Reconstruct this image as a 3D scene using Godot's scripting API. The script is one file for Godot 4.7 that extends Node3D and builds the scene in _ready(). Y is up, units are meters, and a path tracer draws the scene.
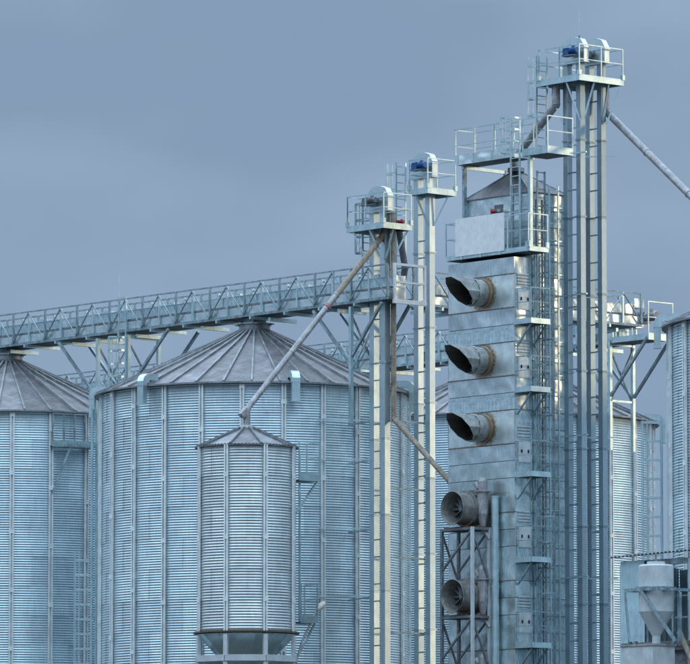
extends Node3D
# A grain plant in low evening sun. World axes follow the plant: x along the front silo row, z across it, y up.
const TURN := 49.0                      # camera yaw against the plant axes
const EYE := 1.7
const BED := 23.24                      # underside of the conveyor galleries
const EAVE := 20.35
var T := Vector3(sin(deg_to_rad(TURN)), 0, cos(deg_to_rad(TURN)))    # towards the viewer
var R := Vector3(cos(deg_to_rad(TURN)), 0, -sin(deg_to_rad(TURN)))   # to the viewer's right
var M := {}
var taken := {}
var cache := {}
var cube: BoxMesh
var rodm: CylinderMesh
var rng := RandomNumberGenerator.new()

# ---------------------------------------------------------------- helpers
func numbered(n: String) -> String:
	if not taken.has(n):
		taken[n] = 0
		return n
	taken[n] += 1
	return "%s_%03d" % [n, taken[n]]

func thing(called: String, label: String, category: String, at: Vector3, group := "") -> Node3D:
	var o := Node3D.new()
	o.name = numbered(called)
	add_child(o)
	o.position = at
	o.set_meta("label", label)
	o.set_meta("category", category)
	if group != "":
		o.set_meta("group", group)
	return o

func wp(n: Node) -> Vector3:
	var p := Vector3.ZERO
	while n != self and n is Node3D:
		p += (n as Node3D).position
		n = n.get_parent()
	return p

func part(p: Node, called: String, mesh: Mesh, mat: Material, at: Vector3, bs := Basis()) -> MeshInstance3D:
	# "at" is a world point
	var o := MeshInstance3D.new()
	o.name = called
	o.mesh = mesh
	o.material_override = mat
	p.add_child(o, true)
	o.transform = Transform3D(bs, at - wp(p))
	return o

func box(p: Node, called: String, mat: Material, c: Vector3, s: Vector3) -> MeshInstance3D:
	return part(p, called, cube, mat, c, Basis().scaled(s))

func frame(d: Vector3) -> Basis:
	var y := d.normalized()
	var x := y.cross(Vector3.UP)
	if x.length() < 0.01:
		x = Vector3.RIGHT
	x = x.normalized()
	return Basis(x, y, x.cross(y))

func bar(p: Node, called: String, mat: Material, a: Vector3, b: Vector3, w: float, h := -1.0) -> MeshInstance3D:
	var f := frame(b - a)
	if h < 0.0:
		h = w
	return part(p, called, cube, mat, (a + b) * 0.5, Basis(f.x * w, f.y * (b - a).length(), f.z * h))

func rod(p: Node, called: String, mat: Material, a: Vector3, b: Vector3, r: float) -> MeshInstance3D:
	var f := frame(b - a)
	return part(p, called, rodm, mat, (a + b) * 0.5, Basis(f.x * r, f.y * (b - a).length(), f.z * r))

func S() -> SurfaceTool:
	var st := SurfaceTool.new()
	st.begin(Mesh.PRIMITIVE_TRIANGLES)
	return st

func q(st: SurfaceTool, a: Vector3, b: Vector3, c: Vector3, d: Vector3) -> void:
	var n := (c - a).cross(d - b).normalized()
	for v: Vector3 in [a, c, b, a, d, c]:
		st.set_normal(n)
		st.add_vertex(v)

func qs(st: SurfaceTool, a: Vector3, b: Vector3, c: Vector3, d: Vector3, na: Vector3, nb: Vector3, nc: Vector3, nd: Vector3) -> void:
	var vs := [a, c, b, a, d, c]
	var ns := [na, nc, nb, na, nd, nc]
	for i in 6:
		st.set_normal(ns[i])
		st.add_vertex(vs[i])

func sbox(st: SurfaceTool, c: Vector3, s: Vector3, bs := Basis()) -> void:
	var x := bs.x * s.x * 0.5
	var y := bs.y * s.y * 0.5
	var z := bs.z * s.z * 0.5
	q(st, c - x - y + z, c + x - y + z, c + x + y + z, c - x + y + z)
	q(st, c + x - y - z, c - x - y - z, c - x + y - z, c + x + y - z)
	q(st, c + x - y + z, c + x - y - z, c + x + y - z, c + x + y + z)
	q(st, c - x - y - z, c - x - y + z, c - x + y + z, c - x + y - z)
	q(st, c - x + y + z, c + x + y + z, c + x + y - z, c - x + y - z)
	q(st, c - x - y - z, c + x - y - z, c + x - y + z, c - x - y + z)

func sbar(st: SurfaceTool, a: Vector3, b: Vector3, w: float, h := -1.0) -> void:
	sbox(st, (a + b) * 0.5, Vector3(w, (b - a).length(), w if h < 0.0 else h), frame(b - a))

# surface of revolution round the y axis of xf; profile points are (radius, height), listed from bottom to top on the outside
func slathe(st: SurfaceTool, prof: Array, n: int, xf := Transform3D(), smooth := true) -> void:
	for i in range(prof.size() - 1):
		var p0: Vector2 = prof[i]
		var p1: Vector2 = prof[i + 1]
		var sl := (p1 - p0).normalized()
		for k in n:
			var a0 := TAU * k / n
			var a1 := TAU * (k + 1) / n
			var d0 := Vector3(sin(a0), 0, cos(a0))
			var d1 := Vector3(sin(a1), 0, cos(a1))
			var v0 := xf * (d0 * p0.x + Vector3.UP * p0.y)
			var v1 := xf * (d1 * p0.x + Vector3.UP * p0.y)
			var v2 := xf * (d1 * p1.x + Vector3.UP * p1.y)
			var v3 := xf * (d0 * p1.x + Vector3.UP * p1.y)
			if smooth:
				var n0 := xf.basis * (d0 * sl.y - Vector3.UP * sl.x)
				var n1 := xf.basis * (d1 * sl.y - Vector3.UP * sl.x)
				qs(st, v0, v1, v2, v3, n0, n1, n1, n0)
			else:
				q(st, v0, v1, v2, v3)

func stube(st: SurfaceTool, a: Vector3, b: Vector3, r0: float, r1: float, n := 12, caps := true) -> void:
	var f := frame(b - a)
	var l := (b - a).length()
	var pr := [Vector2(r0, 0), Vector2(r1, l)]
	if caps:
		pr = [Vector2(0.0005, 0), Vector2(r0, 0), Vector2(r1, l), Vector2(0.0005, l)]
	slathe(st, pr, n, Transform3D(f, a))

func sprism(st: SurfaceTool, poly: PackedVector2Array, depth: float, xf := Transform3D()) -> void:
	# polygon in x, y (counter-clockwise seen from +z), extruded along z
	var h := depth * 0.5
	for i in poly.size():
		var a := poly[i]
		var b := poly[(i + 1) % poly.size()]
		q(st, xf * Vector3(a.x, a.y, h), xf * Vector3(a.x, a.y, -h), xf * Vector3(b.x, b.y, -h), xf * Vector3(b.x, b.y, h))
	var idx := Geometry2D.triangulate_polygon(poly)
	for i in range(0, idx.size(), 3):
		var t := [poly[idx[i]], poly[idx[i + 1]], poly[idx[i + 2]]]
		if (t[1] - t[0]).cross(t[2] - t[0]) < 0:
			t = [t[0], t[2], t[1]]
		for s: float in [1.0, -1.0]:
			for k in ([0, 2, 1] if s > 0 else [0, 1, 2]):
				st.set_normal((xf.basis * Vector3(0, 0, s)).normalized())
				st.add_vertex(xf * Vector3(t[k].x, t[k].y, h * s))

func radial(a: float) -> Basis:   # +z turned to the direction that is "a" degrees to the right of the viewer's side
	var d := T * cos(deg_to_rad(a)) + R * sin(deg_to_rad(a))
	return Basis(Vector3.UP, atan2(d.x, d.z))

func around(a: float, r: float) -> Vector3:
	return (T * cos(deg_to_rad(a)) + R * sin(deg_to_rad(a))) * r

# ---------------------------------------------------------------- materials
func noise_image(seed_: int, freq: float, size: int, oct: int, kind := FastNoiseLite.TYPE_SIMPLEX_SMOOTH) -> Image:
	var n := FastNoiseLite.new()
	n.seed = seed_
	n.frequency = freq
	n.noise_type = kind
	n.fractal_octaves = oct
	return n.get_seamless_image(size, size)

func tone_texture(seed_: int, low: Color, high: Color, stretch: int, spangle: float, streak: float) -> ImageTexture:
	# mottled zinc: coarse patches, vertical weather streaks (the noise squeezed sideways) and a fine spangle
	var size := 512
	var coarse := noise_image(seed_, 0.008, size, 4)
	var fine := noise_image(seed_ + 1, 0.09, size, 2, FastNoiseLite.TYPE_CELLULAR)
	var drip := noise_image(seed_ + 2, 0.012, size, 4)
	var im := Image.create(size, size, true, Image.FORMAT_RGB8)
	for y in size:
		for x in size:
			var c := coarse.get_pixel(x, y).r * (1.0 - spangle - streak) + fine.get_pixel(x, y).r * spangle + drip.get_pixel((x * stretch) % size, y).r * streak
			im.set_pixel(x, y, low.lerp(high, clampf((c - 0.25) * 2.0, 0.0, 1.0)))
	im.generate_mipmaps()
	return ImageTexture.create_from_image(im)

func grey_texture(seed_: int, freq: float, lo: float, hi: float) -> ImageTexture:
	var a := noise_image(seed_, freq, 256, 4)
	var im := Image.create(256, 256, true, Image.FORMAT_RGB8)
	for y in 256:
		for x in 256:
			var v := lerpf(lo, hi, a.get_pixel(x, y).r)
			im.set_pixel(x, y, Color(v, v, v))
	im.generate_mipmaps()
	return ImageTexture.create_from_image(im)

func wavy_texture(seed_: int, freq: float, depth: float) -> ImageTexture:
	var a := noise_image(seed_, freq, 256, 2)
	a.convert(Image.FORMAT_RGBA8)
	a.bump_map_to_normal_map(depth)
	a.generate_mipmaps()
	return ImageTexture.create_from_image(a)

func mat(called: String, col: Color, metal: float, rough: float, tone: Texture2D = null, scale := 0.25, wavy: Texture2D = null, wave := 0.3, rough_map: Texture2D = null) -> StandardMaterial3D:
	var m := StandardMaterial3D.new()
	m.resource_name = called
	m.albedo_color = col
	m.metallic = metal
	m.roughness = rough
	m.metallic_specular = 0.5
	if tone:
		m.albedo_texture = tone
	if rough_map:
		m.roughness_texture = rough_map
		m.roughness_texture_channel = BaseMaterial3D.TEXTURE_CHANNEL_RED
	if tone or wavy or rough_map:
		m.uv1_triplanar = true
		m.uv1_world_triplanar = true
		m.uv1_scale = Vector3(scale, scale, scale)
	if wavy:
		m.normal_enabled = true
		m.normal_texture = wavy
		m.normal_scale = wave
	M[called] = m
	return m

func materials() -> void:
	var zinc := tone_texture(11, Color(0.82, 0.825, 0.83), Color(1, 1, 1), 6, 0.25, 0.35)
	var worn := tone_texture(23, Color(0.62, 0.60, 0.60), Color(1, 1, 1), 5, 0.15, 0.45)
	var drips := tone_texture(37, Color(0.70, 0.74, 0.78), Color(1, 1, 1), 9, 0.05, 0.75)
	var rusty := tone_texture(41, Color(0.32, 0.17, 0.09), Color(0.72, 0.62, 0.52), 3, 0.2, 0.4)
	var tan := tone_texture(43, Color(0.56, 0.53, 0.49), Color(0.90, 0.90, 0.89), 3, 0.2, 0.4)
	var rough := grey_texture(51, 0.02, 0.7, 1.0)
	var dent := wavy_texture(61, 0.012, 6.0)
	var zc := Color(0.85, 0.93, 0.965)
	for i in 4:
		var k := 1.0 - 0.022 * i
		mat("sheet%d" % i, Color(zc.r * k, zc.g * k, zc.b * (k + 0.004 * i)), 0.72, 0.46 + 0.012 * i, zinc, 0.25, null, 0.0, rough)
	for i in 4:
		var k := 1.0 - 0.02 * i
		mat("grey_sheet%d" % i, Color(0.85 * k, 0.89 * k, 0.91 * k), 0.72, 0.46 + 0.012 * i, zinc, 0.25, null, 0.0, rough)
	mat("rib", Color(0.95, 0.975, 0.98), 0.15, 0.5, zinc, 0.4)
	mat("zinc", Color(0.84, 0.93, 0.95), 0.85, 0.40, zinc, 0.4, null, 0.0, rough)
	mat("steel", Color(0.66, 0.76, 0.80), 0.6, 0.5, worn, 0.5)
	mat("panel", Color(0.92, 0.97, 0.98), 0.8, 0.31, zinc, 0.3, dent, 0.45, rough)
	mat("panel2", Color(0.86, 0.93, 0.945), 0.65, 0.42, drips, 0.5, dent, 0.35, rough)
	mat("panel3", Color(0.91, 0.965, 0.975), 0.85, 0.28, zinc, 0.22, dent, 0.5, rough)
	mat("stained", Color(0.86, 0.93, 0.97), 0.55, 0.5, drips, 1.1, dent, 0.3)
	var smooth := tone_texture(57, Color(0.92, 0.92, 0.92), Color(1, 1, 1), 6, 0.2, 0.5)
	mat("casing", Color(0.83, 0.89, 0.91), 0.92, 0.34, smooth, 0.5, dent, 0.05)
	mat("casing1", Color(0.80, 0.86, 0.89), 0.88, 0.42, smooth, 0.5, dent, 0.05)
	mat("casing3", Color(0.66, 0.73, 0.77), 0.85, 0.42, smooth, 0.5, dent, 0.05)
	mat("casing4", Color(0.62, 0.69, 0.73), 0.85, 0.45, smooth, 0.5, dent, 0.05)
	mat("casing2", Color(0.77, 0.83, 0.86), 0.85, 0.42, smooth, 0.5, dent, 0.05)
	mat("roof", Color(0.56, 0.57, 0.60), 0.55, 0.55, worn, 0.3)
	mat("roofrib", Color(0.66, 0.69, 0.72), 0.5, 0.5, worn, 0.4)
	mat("dark", Color(0.10, 0.105, 0.11), 0.0, 0.8)
	mat("iron", Color(0.54, 0.57, 0.60), 0.3, 0.6, worn, 0.6)
	mat("fan", Color(0.61, 0.62, 0.61), 0.35, 0.55, worn, 0.7)
	mat("rust", Color(0.80, 0.66, 0.58), 0.1, 0.8, rusty, 0.6)
	mat("brownpipe", Color(0.78, 0.74, 0.70), 0.2, 0.6, tan, 0.35)
	mat("pipe", Color(0.72, 0.73, 0.75), 0.35, 0.5, worn, 0.45)
	mat("hood", Color(0.76, 0.78, 0.78), 0.55, 0.42, worn, 0.5)
	mat("white", Color(0.88, 0.89, 0.91), 0.0, 0.5, tone_texture(91, Color(0.92, 0.92, 0.92), Color(1, 1, 1), 4, 0.05, 0.5), 0.5)
	mat("door", Color(0.86, 0.89, 0.90), 0.5, 0.5, zinc, 0.5)
	mat("blue", Color(0.08, 0.32, 0.54), 0.0, 0.35)
	mat("red", Color(0.62, 0.22, 0.20), 0.0, 0.4)
	mat("grating", Color(0.30, 0.33, 0.36), 0.4, 0.6)
	mat("paint", Color(0.79, 0.82, 0.84), 0.1, 0.45, zinc, 0.4)
	mat("shed", Color(0.76, 0.87, 0.91), 0.2, 0.5, zinc, 0.35)
	mat("concrete", Color(0.56, 0.55, 0.53), 0.0, 0.9, worn, 0.3)
	mat("ground", Color(0.33, 0.325, 0.30), 0.0, 0.95, worn, 0.05)
	mat("lampglass", Color(0.80, 0.78, 0.74), 0.0, 0.25)

# ---------------------------------------------------------------- shared builders
func railing(p: Node, pts: Array, h := 1.15, toe := 0.16, m: Material = null, w := 0.038) -> void:
	if m == null:
		m = M.zinc
	for i in range(pts.size() - 1):
		var a: Vector3 = pts[i]
		var b: Vector3 = pts[i + 1]
		var n := maxi(1, int(round((b - a).length() / 1.1)))
		for k in range(n + 1):
			if i > 0 and k == 0:
				continue
			var c := a.lerp(b, float(k) / n)
			bar(p, "post", m, c, c + Vector3.UP * h, w)
		var e := (b - a).normalized() * w * 0.5
		bar(p, "top_rail", m, a + Vector3.UP * (h + w * 0.5) - e, b + Vector3.UP * (h + w * 0.5) + e, w, w)
		bar(p, "middle_rail", m, a + Vector3.UP * h * 0.52 + e, b + Vector3.UP * h * 0.52 - e, w * 0.7)
		if toe > 0.0:
			var o := (b - a).normalized().cross(Vector3.UP) * (w * 0.5 + 0.008)
			bar(p, "toe_board", m, a + o + Vector3.UP * toe * 0.5, b + o + Vector3.UP * toe * 0.5, 0.014, toe)

# ladder against a wall: "out" points from the wall to the climber
func ladder(p: Node, at: Vector3, top: float, out: Vector3, width := 0.42, cage0 := -1.0, cage1 := -1.0, rung := 0.3, m: Material = null, hoop := 0.75, radius := 0.36) -> void:
	if m == null:
		m = M.zinc
	var side := out.cross(Vector3.UP).normalized()
	var st := S()
	for s: float in [-0.5, 0.5]:
		sbar(st, side * width * s, side * width * s + Vector3.UP * (top - at.y), 0.045, 0.06)
	var y := 0.15
	while y < top - at.y:
		sbar(st, side * -width * 0.5 + Vector3.UP * y, side * width * 0.5 + Vector3.UP * y, 0.03)
		y += rung
	var l := part(p, "ladder", st.commit(), m, at)
	if cage0 >= 0.0:
		var c := S()
		y = cage0 - at.y
		while y <= cage1 - at.y + 0.01:
			var last := side * width * 0.5
			for k in range(1, 9):
				var a := PI * k / 8.0
				var v := side * cos(a) * lerpf(width * 0.5, radius, sin(a)) + out * sin(a) * radius * 1.9
				sbar(c, last + Vector3.UP * y, v + Vector3.UP * y, 0.015, 0.05)
				last = v
			y += hoop
		for k in [2, 3, 4, 5, 6]:
			var a: float = PI * k / 8.0
			var v: Vector3 = side * cos(a) * lerpf(width * 0.5, radius, sin(a)) + out * sin(a) * radius * 1.9
			sbar(c, v + Vector3.UP * (cage0 - at.y), v + Vector3.UP * (cage1 - at.y), 0.03, 0.012)
		part(l, "safety_cage", c.commit(), m, at)

# ---------------------------------------------------------------- silos
func sheet_mesh(r: float, h: float, waves: int, amp: float, sector: float, segs: int) -> ArrayMesh:
	var key := "sheet %f %f" % [r, sector]
	if cache.has(key):
		return cache[key]
	var st := S()
	var rows := waves * 6
	var w := deg_to_rad(sector) + 0.03 / r
	for j in rows + 1:
		var y := h * j / rows
		var ph := TAU * waves * float(j) / rows
		var dr := -amp * sin(ph) * TAU * waves / h
		for i in segs + 1:
			var a := w * (float(i) / segs - 0.5)
			var rr := r + amp * cos(ph) + 0.010 * (float(i) / segs - 0.5) + 0.010 * (0.5 - float(j) / rows)
			var d := Vector3(sin(a), 0, cos(a))
			st.set_normal((d - Vector3.UP * dr).normalized())
			st.add_vertex(d * rr + Vector3.UP * y)
	for j in rows:
		for i in segs:
			var a := j * (segs + 1) + i
			var b := a + 1
			var c := a + segs + 2
			var d := a + segs + 1
			for k in [a, c, b, a, d, c]:
				st.add_index(k)
	cache[key] = st.commit()
	return cache[key]

func stiffener_mesh(h: float, w: float, d: float, joint: float, first: float) -> ArrayMesh:
	var key := "stiff %f %f %f" % [h, w, first]
	if cache.has(key):
		return cache[key]
	var st := S()
	var hw := w * 0.5
	# channel open to the outside: back, two lips, two turned edges; wall at z = 0
	sbox(st, Vector3(0, h / 2, 0.012), Vector3(w, h, 0.01))
	for s: float in [-1.0, 1.0]:
		sbox(st, Vector3(s * (hw - 0.006), h / 2, d / 2 + 0.017), Vector3(0.01, h, d))
		sbox(st, Vector3(s * (hw - 0.028), h / 2, d + 0.022), Vector3(0.052, h, 0.009))
	var y := first
	while y < h - 0.1:
		sbox(st, Vector3(0, y, d * 0.6 + 0.03), Vector3(w * 1.18, 0.16, d * 0.9))
		for k: float in [-0.05, 0.05]:
			sbox(st, Vector3(0, y + k, d * 1.1 + 0.032), Vector3(0.03, 0.03, 0.014))
		y += joint
	cache[key] = st.commit()
	return cache[key]

func roof_mesh(r0: float, y0: float, r1: float, y1: float, sector: float, rib: float) -> Array:
	var key := "roof %f %f" % [r0, sector]
	if cache.has(key):
		return cache[key]
	var a := deg_to_rad(sector * 0.5)
	var st := S()
	var lo := Vector3(0, y0, 0)
	var hi := Vector3(0, y1, 0)
	var d0 := Vector3(sin(-a), 0, cos(a))
	var d1 := Vector3(sin(a), 0, cos(a))
	q(st, lo + d0 * r0, lo + d1 * r0, hi + d1 * r1, hi + d0 * r1)
	q(st, lo + d0 * r0 - Vector3.UP * 0.05, lo + d1 * r0 - Vector3.UP * 0.05, lo + d1 * r0, lo + d0 * r0)
	q(st, hi + d0 * r1 - Vector3.UP * 0.05, hi + d1 * r1 - Vector3.UP * 0.05, lo + d1 * r0 - Vector3.UP * 0.05, lo + d0 * r0 - Vector3.UP * 0.05)
	var sr := S()
	var up := Vector3.UP * rib * 0.5
	sbar(sr, Vector3(0, y0, r0) + up, Vector3(0, y1, r1 + 0.02) + up, rib * 0.9, rib)
	cache[key] = [st.commit(), sr.commit()]
	return cache[key]

func vent_mesh() -> ArrayMesh:
	if cache.has("vent"):
		return cache["vent"]
	# a square duct that leaves the roof, bends over the eave and hangs down; x is outwards, y up, origin at the eave edge
	var poly := PackedVector2Array([Vector2(-0.62, 0.10), Vector2(-0.40, 0.18), Vector2(-0.10, 0.17), Vector2(0.02, 0.08), Vector2(0.06, -0.02), Vector2(0.06, -0.86), Vector2(0.30, -0.86), Vector2(0.30, 0.12), Vector2(0.25, 0.28), Vector2(0.12, 0.40), Vector2(-0.06, 0.46), Vector2(-0.62, 0.46)])
	var st := S()
	sprism(st, poly, 0.34, Transform3D(Basis(Vector3(0, 0, 1), Vector3.UP, Vector3(-1, 0, 0)), Vector3.ZERO))
	sbox(st, Vector3(0, -0.05, 0.18), Vector3(0.38, 0.05, 0.28))
	sbox(st, Vector3(0, -0.85, 0.18), Vector3(0.38, 0.04, 0.28))
	cache["vent"] = st.commit()
	return cache["vent"]

func silo(label: String, x: float, z: float, phase: float, vents: Array) -> Node3D:
	var c := Vector3(x, 0, z)
	var o := thing("grain_silo", label, "silo", c, "large grain silos")
	var rw := 5.72
	var tiers := 18
	var th := 1.12
	var base := EAVE - tiers * th
	var st := S()
	slathe(st, [Vector2(0.01, 0), Vector2(6.1, 0), Vector2(6.1, base - 0.02), Vector2(0.01, base - 0.02)], 48)
	part(o, "foundation", st.commit(), M.concrete, c)
	var sm := sheet_mesh(rw, th, 12, 0.0115, 30.0, 9)
	for k in tiers:
		for j in 12:
			part(o, "wall_sheet", sm, M["sheet%d" % rng.randi_range(0, 3)], c + Vector3.UP * (base + k * th), radial(phase + 30.0 * j + 15.0 * (k % 2) + 7.5))
	for j in 24:
		var rm := stiffener_mesh(EAVE - base - 0.02, 0.17, 0.06, th * 2.0, [0.5, 1.0, 1.5, 2.05][(j * 3) % 4])
		part(o, "stiffener", rm, M.rib, c + around(phase + 15.0 * j, rw + 0.02) + Vector3.UP * base, radial(phase + 15.0 * j))
	var rp := roof_mesh(5.93, EAVE - 0.04, 0.58, EAVE - 0.04 + 5.35 * 0.4535, 10.0, 0.075)
	for j in 36:
		var pn := part(o, "roof_panel", rp[0], M.roof if j % 3 else M.roof_b, c, radial(10.0 * j + 5.0))
		part(pn, "roof_rib", rp[1], M.roofrib, c, Basis(Vector3.UP, deg_to_rad(5.0)))
	st = S()
	slathe(st, [Vector2(5.74, -0.03), Vector2(5.97, -0.05), Vector2(5.97, 0.015), Vector2(5.92, 0.02)], 72, Transform3D(), false)
	part(o, "eave_ring", st.commit(), M.roofrib, c + Vector3.UP * (EAVE - 0.03))
	st = S()
	var ct := EAVE + 2.36
	slathe(st, [Vector2(0.66, 0), Vector2(0.66, 0.05), Vector2(0.58, 0.06), Vector2(0.58, 0.27), Vector2(0.64, 0.28), Vector2(0.64, 0.33), Vector2(0.01, 0.33)], 24)
	for k in 6:
		sbox(st, Vector3(sin(k * PI / 3), 0, cos(k * PI / 3)) * 0.66 + Vector3.UP * 0.3, Vector3(0.16, 0.06, 0.16))
	part(o, "roof_collar", st.commit(), M.roofrib, c + Vector3.UP * ct)
	st = S()
	sbox(st, Vector3(0, 0.12, 0), Vector3(0.62, 0.24, 0.62))
	sbox(st, Vector3(0, 0.02, 0), Vector3(0.74, 0.04, 0.74))
	part(o, "inlet_chute", st.commit(), M.steel, c + Vector3.UP * (ct + 0.332))
	for a: float in vents:
		part(o, "roof_vent", vent_mesh(), M.zinc, c + around(a, 5.95) + Vector3.UP * EAVE, radial(a).scaled_local(Vector3(0.88, 0.86, 0.88)))
	return o

func hopper_silo() -> void:
	var c := Vector3(7.2, 0, 6.4)
	var o := thing("hopper_silo", "small corrugated hopper silo on legs, a spout running down to its conical roof", "silo", c)
	var rw := 1.74
	var ring := 11.06
	var eave := 17.62
	var th := (eave - ring) / 6.0
	var sm := sheet_mesh(rw, th, 11, 0.0115, 45.0, 9)
	for k in 6:
		for j in 8:
			part(o, "wall_sheet", sm, M["grey_sheet%d" % ((j * 5 + k * 3) % 4)], c + Vector3.UP * (ring + k * th), radial(45.0 * j + 22.5 * (k % 2)))
	var rm := stiffener_mesh(eave - ring - 0.02, 0.15, 0.05, th * 2.0, 1.1)
	for j in 8:
		var a := 45.0 * j + 22.5
		part(o, "stiffener", rm, M.rib, c + around(a, rw + 0.02) + Vector3.UP * ring, radial(a))
		part(o, "leg", cube, M.paint, c + around(a, rw + 0.06) + Vector3.UP * (ring * 0.5 - 0.06), radial(a).scaled_local(Vector3(0.15, ring - 0.12, 0.12)))
	var st := S()
	slathe(st, [Vector2(1.72, -0.04), Vector2(1.88, -0.04), Vector2(1.88, -0.015), Vector2(1.79, -0.01), Vector2(1.79, 0.04), Vector2(1.72, 0.045)], 48)
	for j in 64:
		var d := around(j * 360.0 / 64, 1.84)
		sbox(st, d, Vector3(0.04, 0.05, 0.04), radial(j * 360.0 / 64))
	part(o, "ring_flange", st.commit(), M.rustline, c + Vector3.UP * ring)
	for j in 16:
		st = S()
		var a := deg_to_rad(11.25)
		q(st, Vector3(-sin(a) * 0.18, -1.7, cos(a) * 0.18), Vector3(sin(a) * 0.18, -1.7, cos(a) * 0.18), Vector3(sin(a) * 1.76, -0.07, cos(a) * 1.76), Vector3(-sin(a) * 1.76, -0.07, cos(a) * 1.76))
		sbar(st, Vector3(sin(a) * 0.18, -1.7, cos(a) * 0.18), Vector3(sin(a) * 1.76, -0.07, cos(a) * 1.76), 0.02, 0.03)
		part(o, "hopper_panel", st.commit(), M.zinc, c + Vector3.UP * ring, radial(22.5 * j))
	st = S()
	slathe(st, [Vector2(0.17, -0.7), Vector2(0.2, -0.7), Vector2(0.2, 0), Vector2(0.17, 0)], 16)
	part(o, "outlet", st.commit(), M.steel, c + Vector3.UP * (ring - 1.68))
	for j in 8:
		var a := 45.0 * j + 22.5
		var p0 := c + around(a, 1.86) + Vector3.UP * 10.12
		var p1 := c + around(a + 45.0, 1.86) + Vector3.UP * 10.12
		bar(o, "ring_beam", M.paint, p0, p1, 0.12, 0.22)
	# roof: ten panels with dark ridge caps
	var rp := roof_mesh(1.82, eave - 0.03, 0.27, eave + 0.66, 36.0, 0.07)
	for j in 10:
		var pn := part(o, "roof_panel", rp[0], M.roofrib if j % 2 else M.roof_b, c, radial(36.0 * j))
		part(pn, "roof_rib", rp[1], M.iron, c, Basis(Vector3.UP, deg_to_rad(18.0)))
	st = S()
	slathe(st, [Vector2(1.74, -0.03), Vector2(1.835, -0.035), Vector2(1.835, 0.0)], 48)
	for j in 90:
		sbox(st, around(j * 4.0, 1.825) + Vector3.UP * 0.015, Vector3(0.05, 0.03, 0.04), radial(j * 4.0))
	part(o, "eave_trim", st.commit(), M.roof, c + Vector3.UP * (eave - 0.02))
	st = S()
	slathe(st, [Vector2(0.33, 0), Vector2(0.33, 0.05), Vector2(0.24, 0.07), Vector2(0.2, 0.14), Vector2(0.13, 0.16), Vector2(0.13, 0.45)], 20)
	part(o, "inlet_cap", st.commit(), M.pipe, c + Vector3.UP * (eave + 0.64))
	# two landings on its right side
	for pl: Array in [[16.5, 0.95, 3.66], [11.45, 0.75, 3.76]]:
		var h: float = pl[0]
		var z0: float = pl[2]
		var z1: float = z0 + pl[1]
		box(o, "landing_floor", M.grating, Vector3(7.6, h + 0.02, (z0 + z1) / 2), Vector3(0.7, 0.04, z1 - z0))
		box(o, "landing_edge", M.zinc, Vector3(7.96, h + 0.13, (z0 + z1) / 2), Vector3(0.02, 0.26, z1 - z0))
		box(o, "landing_edge", M.zinc, Vector3(7.6, h + 0.13, z0 - 0.012), Vector3(0.74, 0.26, 0.02))
		railing(o, [Vector3(7.96, h + 0.27, z1), Vector3(7.96, h + 0.27, z0), Vector3(7.26, h + 0.27, z0)], 1.1, 0.0)
		bar(o, "bracket", M.zinc, Vector3(7.9, h - 0.02, z0 + 0.05), Vector3(7.9, h - 1.15, z1 + 0.1), 0.07)
	ladder(o, Vector3(7.45, 11.5, 4.15), 17.5, Vector3(0.66, 0, -0.75), 0.36)

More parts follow.
